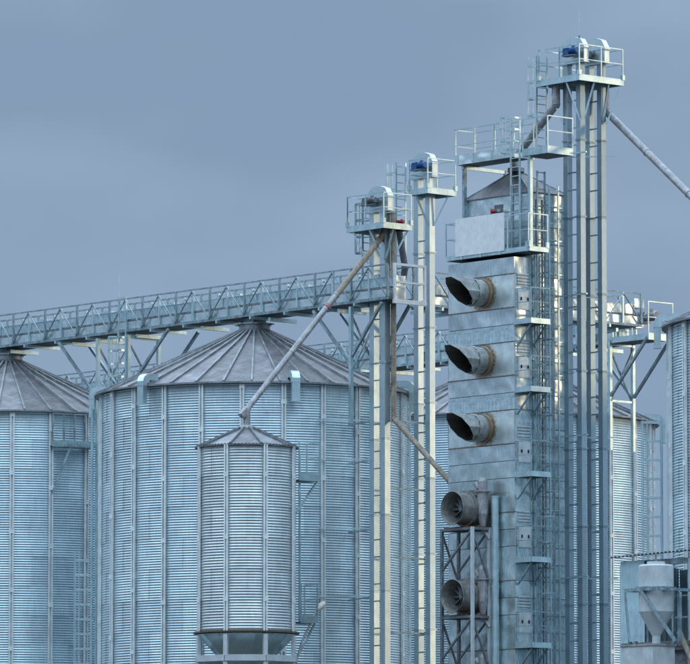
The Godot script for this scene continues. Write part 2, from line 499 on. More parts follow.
# ---------------------------------------------------------------- galleries
# runs from p along d (unit, x or z); width across; two stacked conveyor troughs inside two truss sides
func gallery(label: String, p: Vector3, d: Vector3, length: float, w := 0.62, h := 1.27, drive_end := false) -> Node3D:
	var o := thing("conveyor_gallery", label, "conveyor", p, "conveyor galleries on top of the silos")
	var s := d.cross(Vector3.UP).normalized()
	if s.dot(T) < 0:
		s = -s                              # s points to the side the viewer sees
	var up := Vector3.UP
	var n := int(round(length / 1.0))
	var step := length / n
	for side: float in [1.0, -1.0]:
		var e := s * w * side
		bar(o, "bottom_chord", M.steel, p + e + up * 0.05, p + e + d * length + up * 0.05, 0.07, 0.1)
		bar(o, "top_rail", M.steel, p + e + up * h, p + e + d * length + up * h, 0.05, 0.05)
		for k in range(n + 1):
			var b := p + e + d * step * k
			bar(o, "post", M.steel if k % 2 else M.zinc, b + up * 0.1, b + up * (h - 0.02), 0.10 if k % 4 == 0 else 0.07, 0.07)
			if k < n:
				var o2 := e * (1.0 + 0.05 / w)
				var b2 := p + o2 + d * step * k
				if k % 2 == 0:
					bar(o, "brace", M.steel, b2 + up * (h - 0.05), b2 + d * step + up * 0.1, 0.045, 0.03)
				else:
					bar(o, "brace", M.steel, b2 + up * 0.1, b2 + d * step + up * (h - 0.05), 0.045, 0.03)
	var m := int(round(length / 2.0))
	var l := length / m
	var bs := Basis(s, up, s.cross(up))
	if not cache.has("trough"):
		for v in 2:
			var st := S()
			var y := 0.36
			sbox(st, Vector3(0, y / 2, 0), Vector3(0.44, y, 0.985))
			sbox(st, Vector3(0, y / 2, 0.493), Vector3(0.5, y + 0.05, 0.015))
			sbox(st, Vector3(0, y / 2, -0.493), Vector3(0.5, y + 0.05, 0.015))
			sbox(st, Vector3(0, y + 0.008, 0), Vector3(0.5, 0.016, 0.97))
			if v == 1:
				sbox(st, Vector3(0, y + 0.06, 0.2), Vector3(0.3, 0.1, 0.35))
			cache["trough%d" % v] = st.commit()
		cache["trough"] = true
	for k in m:
		var c := p + d * l * (k + 0.5)
		box(o, "deck_panel", M.grating, c + up * 0.02, (s * w * 1.9 + d * (l - 0.02)).abs() + up * 0.025)
		box(o, "kick_plate", M.panel, c + s * (w - 0.06) + up * 0.225, (s * 0.012 + d * (l - 0.015)).abs() + up * 0.33)
		var sc := Basis(bs.x, bs.y, bs.z * l)
		part(o, "trough", cache["trough0"], M.panel if k % 3 else M.panel2, c + up * 0.07, sc)
		part(o, "trough", cache["trough%d" % (k % 2)], M.panel2 if k % 4 else M.panel, c + up * 0.51, sc)
		for side: float in [1.0, -1.0]:
			bar(o, "hanger", M.zinc, c + s * side * 0.3 + up * 0.05, c + s * side * 0.3 + up * 0.5, 0.05)
		bar(o, "cross_beam", M.zinc, p + d * l * k + d * 0.3 - s * 0.95 - up * 0.07, p + d * l * k + d * 0.3 + s * 0.8 - up * 0.07, 0.09, 0.12)
		if k % 2 == 0:
			bar(o, "sill_beam", M.zinc, p + d * l * k + d * 1.0 - s * 0.85 - up * 0.17, p + d * l * k + d * 1.0 + s * 0.45 - up * 0.17, 0.12, 0.14)
	for y: float in [0.45]:
		bar(o, "roller_rail", M.iron, p + s * (w - 0.1) + up * y, p + s * (w - 0.1) + d * length + up * y, 0.05, 0.07)
	if drive_end:
		var e := p + d * (length + 0.25)
		box(o, "drive_head", M.panel, e + up * 0.95, Vector3(0.5, 0.34, 0.5))
	return o

func trestle(label: String, xs: Array, zs: Array, y0: float, knees: Array) -> Node3D:
	var o := thing("conveyor_trestle", label, "support frame", Vector3((xs[0] + xs[-1]) / 2, y0, (zs[0] + zs[1]) / 2), "steel trestles under the galleries")
	var top := BED - 0.13
	for x: float in xs:
		for z: float in zs:
			bar(o, "post", M.zinc, Vector3(x, y0, z), Vector3(x, top, z), 0.13)
		bar(o, "cap_beam", M.zinc, Vector3(x, top - 0.1, zs[0]), Vector3(x, top - 0.1, zs[1]), 0.1, 0.12)
		var y := top - 2.3
		while y > y0:
			bar(o, "tie", M.zinc, Vector3(x, y, zs[0]), Vector3(x, y, zs[1]), 0.08)
			bar(o, "diagonal", M.steel, Vector3(x + 0.05, y, zs[0]), Vector3(x + 0.05, y + 2.1, zs[1]), 0.06)
			bar(o, "diagonal", M.steel, Vector3(x - 0.05, y + 2.1, zs[0]), Vector3(x - 0.05, y, zs[1]), 0.06)
			y -= 2.3
	for k: Array in knees:      # [x low, x high, y low]
		for z: float in zs:
			bar(o, "knee_brace", M.steel, Vector3(k[0], k[2], z), Vector3(k[1], top + 0.02, z), 0.10)
	return o

# ---------------------------------------------------------------- elevators
func motor(p: Node, c: Vector3, m: Material, s := 1.0) -> void:
	var st := S()
	stube(st, Vector3(0.10, 0, 0) * s, Vector3(0.44, 0, 0) * s, 0.14 * s, 0.14 * s, 14)
	stube(st, Vector3(0.44, 0, 0) * s, Vector3(0.53, 0, 0) * s, 0.155 * s, 0.13 * s, 14)
	for k in 6:
		stube(st, Vector3(0.14 + k * 0.05, 0, 0) * s, Vector3(0.155 + k * 0.05, 0, 0) * s, 0.152 * s, 0.152 * s, 14)
	sbox(st, Vector3(0.28, 0.17, 0) * s, Vector3(0.14, 0.08, 0.12) * s)
	var a := part(p, "motor", st.commit(), m, c)
	st = S()
	sbox(st, Vector3(-0.13, 0, 0) * s, Vector3(0.36, 0.28, 0.26) * s)
	sbox(st, Vector3(-0.13, -0.17, 0) * s, Vector3(0.42, 0.06, 0.3) * s)
	stube(st, Vector3(-0.36, 0, 0) * s, Vector3(0.12, 0, 0) * s, 0.11 * s, 0.11 * s, 12)
	part(a, "gearbox", st.commit(), m, c)

func elevator(label: String, x1: float, x2: float, z: float, top: float, w: float, dd: float, width: float, motor_mat: Material, motor_off: Vector3) -> Node3D:
	var o := thing("bucket_elevator", label, "elevator", Vector3((x1 + x2) / 2, 0, z), "bucket elevators")
	var hb := top - 0.95
	var sec := 2.75
	var key := "casing %f %f" % [w, dd]
	if not cache.has(key):
		var st := S()
		sbox(st, Vector3(0, sec / 2, 0), Vector3(w, sec - 0.002, dd))
		for y: float in [0.02, sec - 0.02]:
			sbox(st, Vector3(0, y, 0), Vector3(w + 0.07, 0.025, dd + 0.07))
		cache[key] = st.commit()
	var n := int(ceil(hb / sec))
	for x: float in [x1, x2]:
		for k in n:
			var y := hb - sec * (k + 1)
			if y > -0.01:
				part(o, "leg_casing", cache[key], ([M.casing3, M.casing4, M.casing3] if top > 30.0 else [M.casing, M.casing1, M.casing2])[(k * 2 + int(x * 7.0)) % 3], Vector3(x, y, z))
			else:
				box(o, "leg_casing", M.casing, Vector3(x, (hb - sec * k) / 2, z), Vector3(w, hb - sec * k, dd))
	var y := hb - 0.7
	var i := 0
	while y > 0.5:
		bar(o, "spacer", M.steel, Vector3(x1 + w / 2, y, z + dd * 0.2), Vector3(x2 - w / 2, y, z + dd * 0.2), 0.05, 0.045)
		y -= [0.62, 0.98][i % 2]
		i += 1
	var cx := (x1 + x2) / 2
	var hw := width / 2
	var st := S()
	sprism(st, PackedVector2Array([Vector2(-hw, 0), Vector2(hw, 0), Vector2(hw, 0.60), Vector2(hw * 0.72, 0.86), Vector2(hw * 0.25, 0.95), Vector2(-hw * 0.35, 0.95), Vector2(-hw * 0.75, 0.80), Vector2(-hw, 0.52)]), dd)
	for yy: float in [0.0, 0.5]:
		sbox(st, Vector3(0, yy + 0.02, 0), Vector3(width + 0.06, 0.03, dd + 0.06))
	for s: float in [-1.0, 1.0]:
		sbox(st, Vector3(0, 0.26, s * (dd / 2 + 0.01)), Vector3(width * 0.6, 0.34, 0.02))
	var hd := part(o, "head", st.commit(), M.casing, Vector3(cx, hb, z))
	st = S()
	stube(st, Vector3(0, 0, dd / 2), Vector3(0, 0, dd / 2 + 0.16), 0.10, 0.08)
	part(hd, "shaft_bearing", st.commit(), M.iron, Vector3(cx, hb + 0.42, z))
	motor(o, Vector3(cx, hb + 0.36, z) + motor_off, motor_mat, 0.78)
	box(o, "motor_base", M.iron, Vector3(cx, hb + 0.19, z) + motor_off, Vector3(0.55, 0.04, 0.26))
	return o

func head_platform(label: String, x1: float, x2: float, z1: float, z2: float, h: float, knees: Array) -> Node3D:
	# x1 < x2, z1 > z2; h is the underside
	var o := thing("service_platform", label, "platform", Vector3((x1 + x2) / 2, h, (z1 + z2) / 2), "service platforms on the elevator heads")
	var c := Vector3((x1 + x2) / 2, h + 0.16, (z1 + z2) / 2)
	box(o, "deck", M.grating, c, Vector3(x2 - x1 - 0.02, 0.04, z1 - z2 - 0.02))
	for z: float in [z1, z2]:
		box(o, "edge_beam", M.zinc, Vector3(c.x, h + 0.11, z), Vector3(x2 - x1 + 0.06, 0.22, 0.05))
	for x: float in [x1, x2]:
		box(o, "edge_beam", M.zinc, Vector3(x, h + 0.11, c.z), Vector3(0.05, 0.22, z1 - z2 - 0.052))
	railing(o, [Vector3(x1, h + 0.22, z1), Vector3(x2, h + 0.22, z1), Vector3(x2, h + 0.22, z2), Vector3(x1, h + 0.22, z2), Vector3(x1, h + 0.22, z1)], 1.06, 0.0)
	for x: float in [x1, x2]:
		for z: float in [z1, z2]:
			box(o, "corner_gusset", M.zinc, Vector3(x, h + 0.28, z), Vector3(0.12, 0.18, 0.12))
	for k: Array in knees:
		bar(o, "knee_brace", M.zinc, k[0], k[1], 0.06)
	return o

# a pipe as joined sections with flanges; mats alternate
func pipe(called: String, label: String, category: String, pts: Array, r: float, mats: Array, collars := 2.4, group := "") -> Node3D:
	var o := thing(called, label, category, pts[pts.size() - 1], group)
	for i in range(pts.size() - 1):
		var a: Vector3 = pts[i]
		var b: Vector3 = pts[i + 1]
		var n := maxi(1, int(round((b - a).length() / collars)))
		for k in n:
			var p0 := a.lerp(b, float(k) / n)
			var p1 := a.lerp(b, float(k + 1) / n)
			var st := S()
			stube(st, p0 - p0, p1 - p0, r, r, 16)
			var u := (p1 - p0).normalized()
			stube(st, u * 0.0, u * 0.05, r * 1.13, r * 1.13, 16)
			part(o, "pipe_section", st.commit(), mats[mini(i * 2 + k, mats.size() - 1)], p0)
	for i in range(1, pts.size() - 1):
		var st := S()
		slathe(st, [Vector2(0.001, -r * 1.08), Vector2(r * 0.7, -r * 0.85), Vector2(r * 1.08, 0), Vector2(r * 0.7, r * 0.85), Vector2(0.001, r * 1.08)], 16)
		part(o, "elbow", st.commit(), mats[mini(i * 2, mats.size() - 1)], pts[i])
	return o

# ---------------------------------------------------------------- dryer
func face_panel(w: float, h: float, d: float) -> ArrayMesh:
	# a sheet whose front (+z) carries the whole picture of its stains
	var key := "face %f %f" % [w, h]
	if cache.has(key):
		return cache[key]
	var st := S()
	st.set_uv(Vector2(0.02, 0.02))
	sbox(st, Vector3(0, 0, -0.002), Vector3(w, h, d))
	var c := [Vector3(-w / 2, -h / 2, d / 2), Vector3(w / 2, -h / 2, d / 2), Vector3(w / 2, h / 2, d / 2), Vector3(-w / 2, h / 2, d / 2)]
	var t := [Vector2(0, 1), Vector2(1, 1), Vector2(1, 0), Vector2(0, 0)]
	for k in [0, 2, 1, 0, 3, 2]:
		st.set_uv(t[k])
		st.set_normal(Vector3(0, 0, 1))
		st.add_vertex(c[k])
	cache[key] = st.commit()
	return cache[key]

func streaked_texture(seed_: int) -> ImageTexture:
	# whitish wash marks: uneven rounded runs side by side, each with a darker rim
	var r := RandomNumberGenerator.new()
	r.seed = seed_
	var w := 512
	var h := 96
	var n := FastNoiseLite.new()
	n.seed = seed_
	n.frequency = 0.03
	n.fractal_octaves = 4
	var im := Image.create(w, h, true, Image.FORMAT_RGB8)
	var runs := []
	var x0 := r.randf_range(-10.0, 10.0)
	while x0 < w:
		var wd := r.randf_range(14.0, 34.0)
		if r.randf() < 0.8:
			runs.append([x0 + wd * 0.5, wd * 0.45, r.randf_range(6.0, 34.0), r.randf_range(0.4, 1.0)])
		x0 += wd + r.randf_range(0.0, 9.0)
	for y in h:
		for x in w:
			var v := 0.90 + n.get_noise_2d(x * 0.4, y) * 0.10 + n.get_noise_2d(x * 3.0, y * 0.5) * 0.05
			var wx := x + n.get_noise_2d(x, y * 1.5 + 300.0) * 7.0
			for k: Array in runs:
				var dx: float = absf(wx - k[0]) / k[1]
				if dx < 1.25:
					var edge: float = k[2] + dx * dx * dx * 26.0
					var t: float = (y - edge) / 5.0
					if dx < 1.0 and t > 0.0:
						v += 0.07 * k[3]
					var rim := maxf(0.0, 1.0 - absf(t) / 1.2) if dx < 1.0 else 0.0
					if t > 0.0:
						rim = maxf(rim, 1.0 - absf(dx - 1.0) / 0.22)
					v -= 0.24 * k[3] * clampf(rim, 0.0, 1.0) * clampf(1.2 - y / 110.0, 0.0, 1.0)
			v = clampf(v, 0.55, 1.0)
			im.set_pixel(x, y, Color(v * 0.95, v * 0.985, v))
	im.generate_mipmaps()
	return ImageTexture.create_from_image(im)

func rusted_texture(seed_: int, cu: float, cv: float, aspect: float, ring: float) -> ImageTexture:
	# zinc with rust that has crept out of the duct joint and along the lower seam
	var w := 384
	var h := int(w / aspect)
	var n := FastNoiseLite.new()
	n.seed = seed_
	n.frequency = 0.035
	n.fractal_octaves = 5
	var im := Image.create(w, h, true, Image.FORMAT_RGB8)
	for y in h:
		for x in w:
			var v := 0.93 + n.get_noise_2d(x * 0.5, y * 0.5 + 90.0) * 0.10
			var col := Color(v, v, v)
			var dx := x - cu * w
			var dy := y - cv * h
			var d := sqrt(dx * dx + dy * dy) - ring * w
			var a := n.get_noise_2d(x * 1.6, y * 1.6) * 0.5 + 0.5
			var k := clampf(1.15 - absf(d) / (w * (0.035 + 0.06 * a)), 0.0, 1.0) * (0.35 + a)
			if absf(dx - ring * w * 0.55) < 9.0 * a + 2.0:
				k = maxf(k, 0.55 * a * clampf(1.3 - absf(d) / (h * 0.35), 0.0, 1.0))
			k = maxf(k, 0.8 * clampf(1.0 - (minf(y, h - y)) / (1.0 + 9.0 * a * a), 0.0, 1.0))
			k = maxf(k, 0.8 * clampf(1.0 - (minf(x, w - x)) / (1.0 + 6.0 * a * a), 0.0, 1.0))
			im.set_pixel(x, y, col.lerp(Color(0.56, 0.42, 0.28), clampf(k, 0.0, 0.85)))
	im.generate_mipmaps()
	return ImageTexture.create_from_image(im)

func sheet_mat(called: String, like: String, tex: Texture2D) -> void:
	var m: StandardMaterial3D = M[like].duplicate()
	m.resource_name = called
	m.uv1_triplanar = false
	m.uv1_world_triplanar = false
	m.uv1_scale = Vector3.ONE
	m.roughness_texture = null
	m.normal_enabled = false
	m.albedo_texture = tex
	M[called] = m

func hood(o: Node, c: Vector3, reach: float, skew: float) -> void:
	# round stub on the panel, then a faceted hood whose mouth is cut off at a slant
	var r := 0.475
	var st := S()
	slathe(st, [Vector2(r + 0.05, 0), Vector2(r + 0.05, 0.03), Vector2(r, 0.035), Vector2(r, 0.52), Vector2(r + 0.03, 0.53), Vector2(r + 0.03, 0.56), Vector2(r, 0.57)], 32, Transform3D(Basis(Vector3.RIGHT, Vector3(0, 0, 1), Vector3(0, -1, 0)), Vector3.ZERO))
	var h := part(o, "exhaust_hood", st.commit(), M.hood, c)
	st = S()
	slathe(st, [Vector2(r + 0.012, 0.03), Vector2(r + 0.012, 0.12)], 32, Transform3D(Basis(Vector3.RIGHT, Vector3(0, 0, 1), Vector3(0, -1, 0)), Vector3.ZERO))
	part(h, "rust_band", st.commit(), M.rustband, c)
	st = S()
	var si := S()
	var n := 10
	var ring0 := []
	var ring1 := []
	for k in n:
		var a := TAU * (k + 0.5) / n
		var x := sin(a) * r
		var y := cos(a) * r
		ring0.append(Vector3(x, y, 0.56))
		ring1.append(Vector3(x * 1.02, y * 1.04, 0.64 + (y / r + 1.0) * 0.5 * reach + x * skew + (0.05 if y > 0.3 else 0.0)))
	for k in n:
		var k2 := (k + 1) % n
		q(st, ring0[k2], ring0[k], ring1[k], ring1[k2])
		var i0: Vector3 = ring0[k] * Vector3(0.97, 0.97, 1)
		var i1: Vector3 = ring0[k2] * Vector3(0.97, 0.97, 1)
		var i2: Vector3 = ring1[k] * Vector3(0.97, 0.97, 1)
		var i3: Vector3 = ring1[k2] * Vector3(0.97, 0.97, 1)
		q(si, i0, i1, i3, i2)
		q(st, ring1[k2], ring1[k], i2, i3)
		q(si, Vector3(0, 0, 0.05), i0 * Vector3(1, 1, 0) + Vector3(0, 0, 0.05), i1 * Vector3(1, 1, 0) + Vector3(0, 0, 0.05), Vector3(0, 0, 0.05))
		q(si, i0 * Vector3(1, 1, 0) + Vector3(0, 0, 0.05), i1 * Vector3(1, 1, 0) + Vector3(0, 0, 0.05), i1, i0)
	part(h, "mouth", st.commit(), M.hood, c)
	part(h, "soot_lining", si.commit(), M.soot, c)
	st = S()
	for k in 7:
		var a := TAU * k / 7.0
		sbar(st, Vector3(0, 0, 0.35), Vector3(sin(a) * 0.42, cos(a) * 0.42, 0.42), 0.09, 0.012)
	stube(st, Vector3(0, 0, 0.25), Vector3(0, 0, 0.48), 0.09, 0.07)
	part(h, "fan_wheel", st.commit(), M.iron, c)

func dryer() -> void:
	var x1 := 10.75
	var x2 := 14.24
	var cx := (x1 + x2) / 2
	var w := x2 - x1
	var o := thing("grain_dryer", "tall blue-grey sheet metal dryer tower with three dark slanted exhaust hoods", "dryer", Vector3(cx, 0, -1.3))
	var top := 24.3
	# inner bodies, a little behind the panels
	box(o, "plenum_core", M.iron, Vector3(cx, top / 2, -0.44), Vector3(w - 0.08, top - 0.04, 0.80))
	box(o, "column_core", M.iron, Vector3(cx, 13.33, -1.72), Vector3(w - 0.16, 26.66, 1.70))
	# front panels from the top down: a strip, a hood panel, then strip, stained strip, hood panel ...
	var y := top
	var seq := ["p", "h"]
	for i in 9:
		seq.append_array(["p", "s", "h"])
	var hoods := 0
	var i := 0
	for k: String in seq:
		var h := 1.205 if k == "h" else 0.602
		h = minf(h, y - 0.02)
		if h < 0.2:
			break
		var m: Material = M.panel if i % 2 else M.panel3
		if k == "s" and i < 9:
			sheet_mat("streaked%d" % i, "panel", streaked_texture(70 + i))
			m = M["streaked%d" % i]
		elif k == "h" and hoods < 3:
			sheet_mat("rusted%d" % i, "panel", rusted_texture(80 + i, (12.59 - x1) / w, 0.485, w / h, 0.5 / w))
			m = M["rusted%d" % i]
		part(o, "front_panel", face_panel(w - 0.012, h - 0.022, 0.04), m, Vector3(cx, y - h / 2, -0.02))
		# the outer return of the sheet on the right-hand face
		box(o, "side_panel", M.panel2 if i % 2 else M.panel, Vector3(x2 - 0.022, y - h / 2, -0.44), Vector3(0.04, h - 0.02, 0.79))
		box(o, "side_panel", M.panel, Vector3(x1 + 0.022, y - h / 2, -0.44), Vector3(0.04, h - 0.02, 0.79))
		if k == "h":
			box(o, "flange", M.rustline, Vector3(cx, y - h, 0.0), Vector3(w + 0.02, 0.028, 0.05))
			if hoods < 3:
				hood(o, Vector3(12.59, y - 0.585, 0.0), [0.98, 1.04, 0.94][hoods], [0.0, 0.05, -0.04][hoods])
				hoods += 1
		y -= h
		i += 1
	# column panels on the right-hand face and the upper front
	y = 26.66
	while y > 0.6:
		box(o, "column_panel", M.panel if i % 3 else M.panel2, Vector3(x2 - 0.075, y - 0.3, -1.72), Vector3(0.04, 0.575, 1.72))
		box(o, "rib", M.steel, Vector3(x2 - 0.06, y - 0.6, -1.72), Vector3(0.06, 0.03, 1.74))
		if y > top:
			box(o, "upper_panel", M.panel, Vector3(cx - 0.05, y - 0.3, -0.85), Vector3(w - 0.1, 0.575, 0.04))
			box(o, "rib", M.steel, Vector3(cx - 0.05, y - 0.6, -0.85), Vector3(w - 0.08, 0.03, 0.07))
		y -= 0.6
		i += 1
	box(o, "inspection_cover", M.iron, Vector3(12.55, 26.2, -0.82), Vector3(0.42, 0.32, 0.03))
	# hipped roof
	var st := S()
	var ap := Vector3(cx, 27.72, -1.72)
	var e := [Vector3(x1 - 0.05, 26.68, -0.78), Vector3(x2 - 0.0, 26.68, -0.78), Vector3(x2 - 0.0, 26.68, -2.66), Vector3(x1 - 0.05, 26.68, -2.66)]
	for k in 4:
		var a: Vector3 = e[k]
		var b: Vector3 = e[(k + 1) % 4]
		var d0 := ap + (a - ap).normalized() * 0.25
		var d1 := ap + (b - ap).normalized() * 0.25
		st = S()
		q(st, a, b, d1, d0)
		q(st, a - Vector3.UP * 0.04, b - Vector3.UP * 0.04, b, a)
		part(o, "roof_slope", st.commit(), M.roof, Vector3.ZERO)
	for k in 4:
		bar(o, "roof_ridge", M.steel, e[k], ap, 0.05, 0.03)
	st = S()
	slathe(st, [Vector2(0.3, -0.1), Vector2(0.3, 0.04), Vector2(0.17, 0.06), Vector2(0.17, 0.42), Vector2(0.24, 0.43), Vector2(0.24, 0.47), Vector2(0.01, 0.47)], 18)
	part(o, "inlet_neck", st.commit(), M.pipe, ap)
	# platform round the top of the plenum with a white board on its rail
	var ph := 24.40
	box(o, "platform_deck", M.grating, Vector3(12.9, ph + 0.03, -0.39), Vector3(4.3, 0.05, 0.88))
	box(o, "platform_edge", M.zinc, Vector3(12.9, ph + 0.1, 0.08), Vector3(4.36, 0.17, 0.04))
	box(o, "platform_edge", M.zinc, Vector3(15.09, ph + 0.1, -0.4), Vector3(0.04, 0.17, 0.92))
	railing(o, [Vector3(10.74, ph + 0.19, -0.8), Vector3(10.74, ph + 0.19, 0.08), Vector3(15.07, ph + 0.19, 0.08), Vector3(15.07, ph + 0.19, -0.84)], 1.14, 0.0)
	box(o, "board", M.white, Vector3(12.585, ph + 0.80, 0.13), Vector3(2.56, 1.36, 0.03))
	for x: float in [11.6, 12.6, 13.6, 15.0]:
		box(o, "bracket", M.zinc, Vector3(x, ph + 0.17, 0.115), Vector3(0.1, 0.34, 0.025))
	box(o, "corner_gusset", M.zinc, Vector3(15.07, ph + 0.26, 0.06), Vector3(0.16, 0.22, 0.1))
	box(o, "corner_gusset", M.zinc, Vector3(15.08, ph + 0.26, -0.82), Vector3(0.06, 0.22, 0.14))
	# landings with doors on the right-hand face
	for h: float in [21.86, 19.45, 16.46, 13.46, 10.46, 7.46, 4.46]:
		box(o, "landing_deck", M.grating, Vector3(14.67, h + 0.03, -0.45), Vector3(0.84, 0.05, 0.86))
		box(o, "landing_edge", M.zinc, Vector3(14.67, h + 0.1, 0.0), Vector3(0.86, 0.19, 0.03))
		box(o, "landing_edge", M.zinc, Vector3(15.1, h + 0.1, -0.45), Vector3(0.03, 0.19, 0.93))
		bar(o, "bracket", M.steel, Vector3(15.0, h, -0.1), Vector3(14.27, h - 0.75, -0.1), 0.05)
		bar(o, "bracket", M.steel, Vector3(15.0, h, -0.82), Vector3(14.27, h - 0.75, -0.82), 0.05)
		railing(o, [Vector3(14.30, h + 0.25, 0.0), Vector3(15.1, h + 0.25, 0.0), Vector3(15.1, h + 0.25, -0.9)], 1.0, 0.0, M.steel, 0.035)
		var st2 := S()
		sbox(st2, Vector3.ZERO, Vector3(0.04, 0.72, 0.58))
		sbox(st2, Vector3(0.022, 0, 0), Vector3(0.012, 0.66, 0.52))
		var d := part(o, "hatch_door", st2.commit(), M.door, Vector3(x2 + 0.022, h + 0.92, -0.44))
		for s: float in [-0.16, 0.16]:
			var sh := S()
			sbox(sh, Vector3.ZERO, Vector3(0.03, 0.11, 0.05))
			part(d, "handle", sh.commit(), M.dark, Vector3(x2 + 0.064, h + 0.95, -0.44 + s))
		box(o, "vent_panel", M.door, Vector3(x2 + 0.012, h + 1.62, -0.42), Vector3(0.024, 0.46, 0.56))
		for k in 4:
			box(o, "louvre", M.steel, Vector3(x2 + 0.04, h + 1.46 + k * 0.11, -0.42), Vector3(0.03, 0.025, 0.6))
	# posts, cables and ladders in the angle between the landings and the column
	for zz: Array in [[-0.93, 0.09], [-1.12, 0.05]]:
		bar(o, "corner_post", M.zinc, Vector3(14.34, 0.0, zz[0]), Vector3(14.34, 24.4, zz[0]), zz[1])
	ladder(o, Vector3(14.46, 0.2, -1.1), 27.4, Vector3(1, 0, 0), 0.36, 2.5, 24.0, 0.3, M.steel, 0.9, 0.3)
	for cz: float in [-0.99, -1.28, -1.31]:
		rod(o, "conduit", M.iron, Vector3(14.3, 0.1, cz), Vector3(14.3, 26.4, cz), 0.022)
	ladder(o, Vector3(14.62, 0.2, -1.56), 26.9, Vector3(1, 0, 0), 0.44, -1, -1, 0.60, M.zinc)
	var b0 := 1.0
	while b0 < 26.5:
		bar(o, "stay", M.zinc, Vector3(14.2, b0, -1.36), Vector3(14.62, b0, -1.36), 0.04)
		bar(o, "stay", M.zinc, Vector3(14.2, b0, -2.35), Vector3(14.25, b0, -1.8), 0.03)
		b0 += 1.2
	# catwalk above the roof
	var ch := 27.92
	box(o, "catwalk_deck", M.grating, Vector3(12.15, ch + 0.06, -1.0), Vector3(3.1, 0.05, 1.0))
	box(o, "catwalk_edge", M.panel, Vector3(12.15, ch + 0.2, -0.5), Vector3(3.14, 0.36, 0.03))
	box(o, "catwalk_edge", M.zinc, Vector3(13.7, ch + 0.1, -1.0), Vector3(0.03, 0.2, 0.97))
	for k: float in [10.75, 11.55, 12.55, 13.55]:
		box(o, "bracket", M.zinc, Vector3(k, ch + 0.22, -0.475), Vector3(0.1, 0.3, 0.02))
	railing(o, [Vector3(10.62, ch + 0.1, -1.48), Vector3(10.62, ch + 0.1, -0.5), Vector3(13.68, ch + 0.1, -0.5)], 1.18, 0.0)
	railing(o, [Vector3(10.62, ch + 0.1, -1.48), Vector3(13.68, ch + 0.1, -1.48)], 1.18, 0.0)
	bar(o, "catwalk_leg", M.steel, Vector3(10.85, 24.5, -0.72), Vector3(10.85, ch, -0.72), 0.12)
	bar(o, "catwalk_leg", M.steel, Vector3(10.85, 24.5, -2.72), Vector3(10.85, ch, -2.72), 0.12)
	bar(o, "catwalk_beam", M.zinc, Vector3(10.85, ch - 0.06, -0.6), Vector3(10.85, ch - 0.06, -2.8), 0.09, 0.12)
	bar(o, "catwalk_leg", M.zinc, Vector3(14.42, 24.6, -0.62), Vector3(14.42, ch - 0.02, -0.62), 0.13)
	# landing towards the tall elevators
	box(o, "landing_deck", M.grating, Vector3(14.75, ch + 0.02, -1.15), Vector3(1.3, 0.05, 1.2))
	box(o, "landing_edge", M.zinc, Vector3(14.75, ch + 0.12, -0.54), Vector3(1.32, 0.26, 0.03))
	box(o, "landing_edge", M.zinc, Vector3(15.41, ch + 0.12, -1.15), Vector3(0.03, 0.26, 1.25))
	railing(o, [Vector3(14.12, ch + 0.25, -0.54), Vector3(15.41, ch + 0.25, -0.54), Vector3(15.41, ch + 0.25, -1.75)], 1.05, 0.0)
	ladder(o, Vector3(13.95, 24.5, -0.34), 29.3, Vector3(0, 0, 1), 0.46, 28.0, 29.25, 0.32, M.zinc, 0.42, 0.34)
	ladder(o, Vector3(13.72, 24.6, -0.62), 26.9, Vector3(0, 0, 1), 0.4, -1, -1, 0.3, M.steel)
	# beacon
	var bk := thing("warning_horn", "small red and grey warning horn on the dryer's upper front", "horn", Vector3(12.6, 26.12, -0.80))
	st = S()
	sbox(st, Vector3(0, 0, 0.04), Vector3(0.1, 0.14, 0.1))
	stube(st, Vector3(0, 0, 0.08), Vector3(0.2, 0, 0.2), 0.05, 0.06)
	part(bk, "bracket", st.commit(), M.pipe, bk.position)
	st = S()
	stube(st, Vector3(-0.05, 0, 0.1), Vector3(-0.2, 0, 0.22), 0.06, 0.1)
	part(bk, "lens", st.commit(), M.red, bk.position)

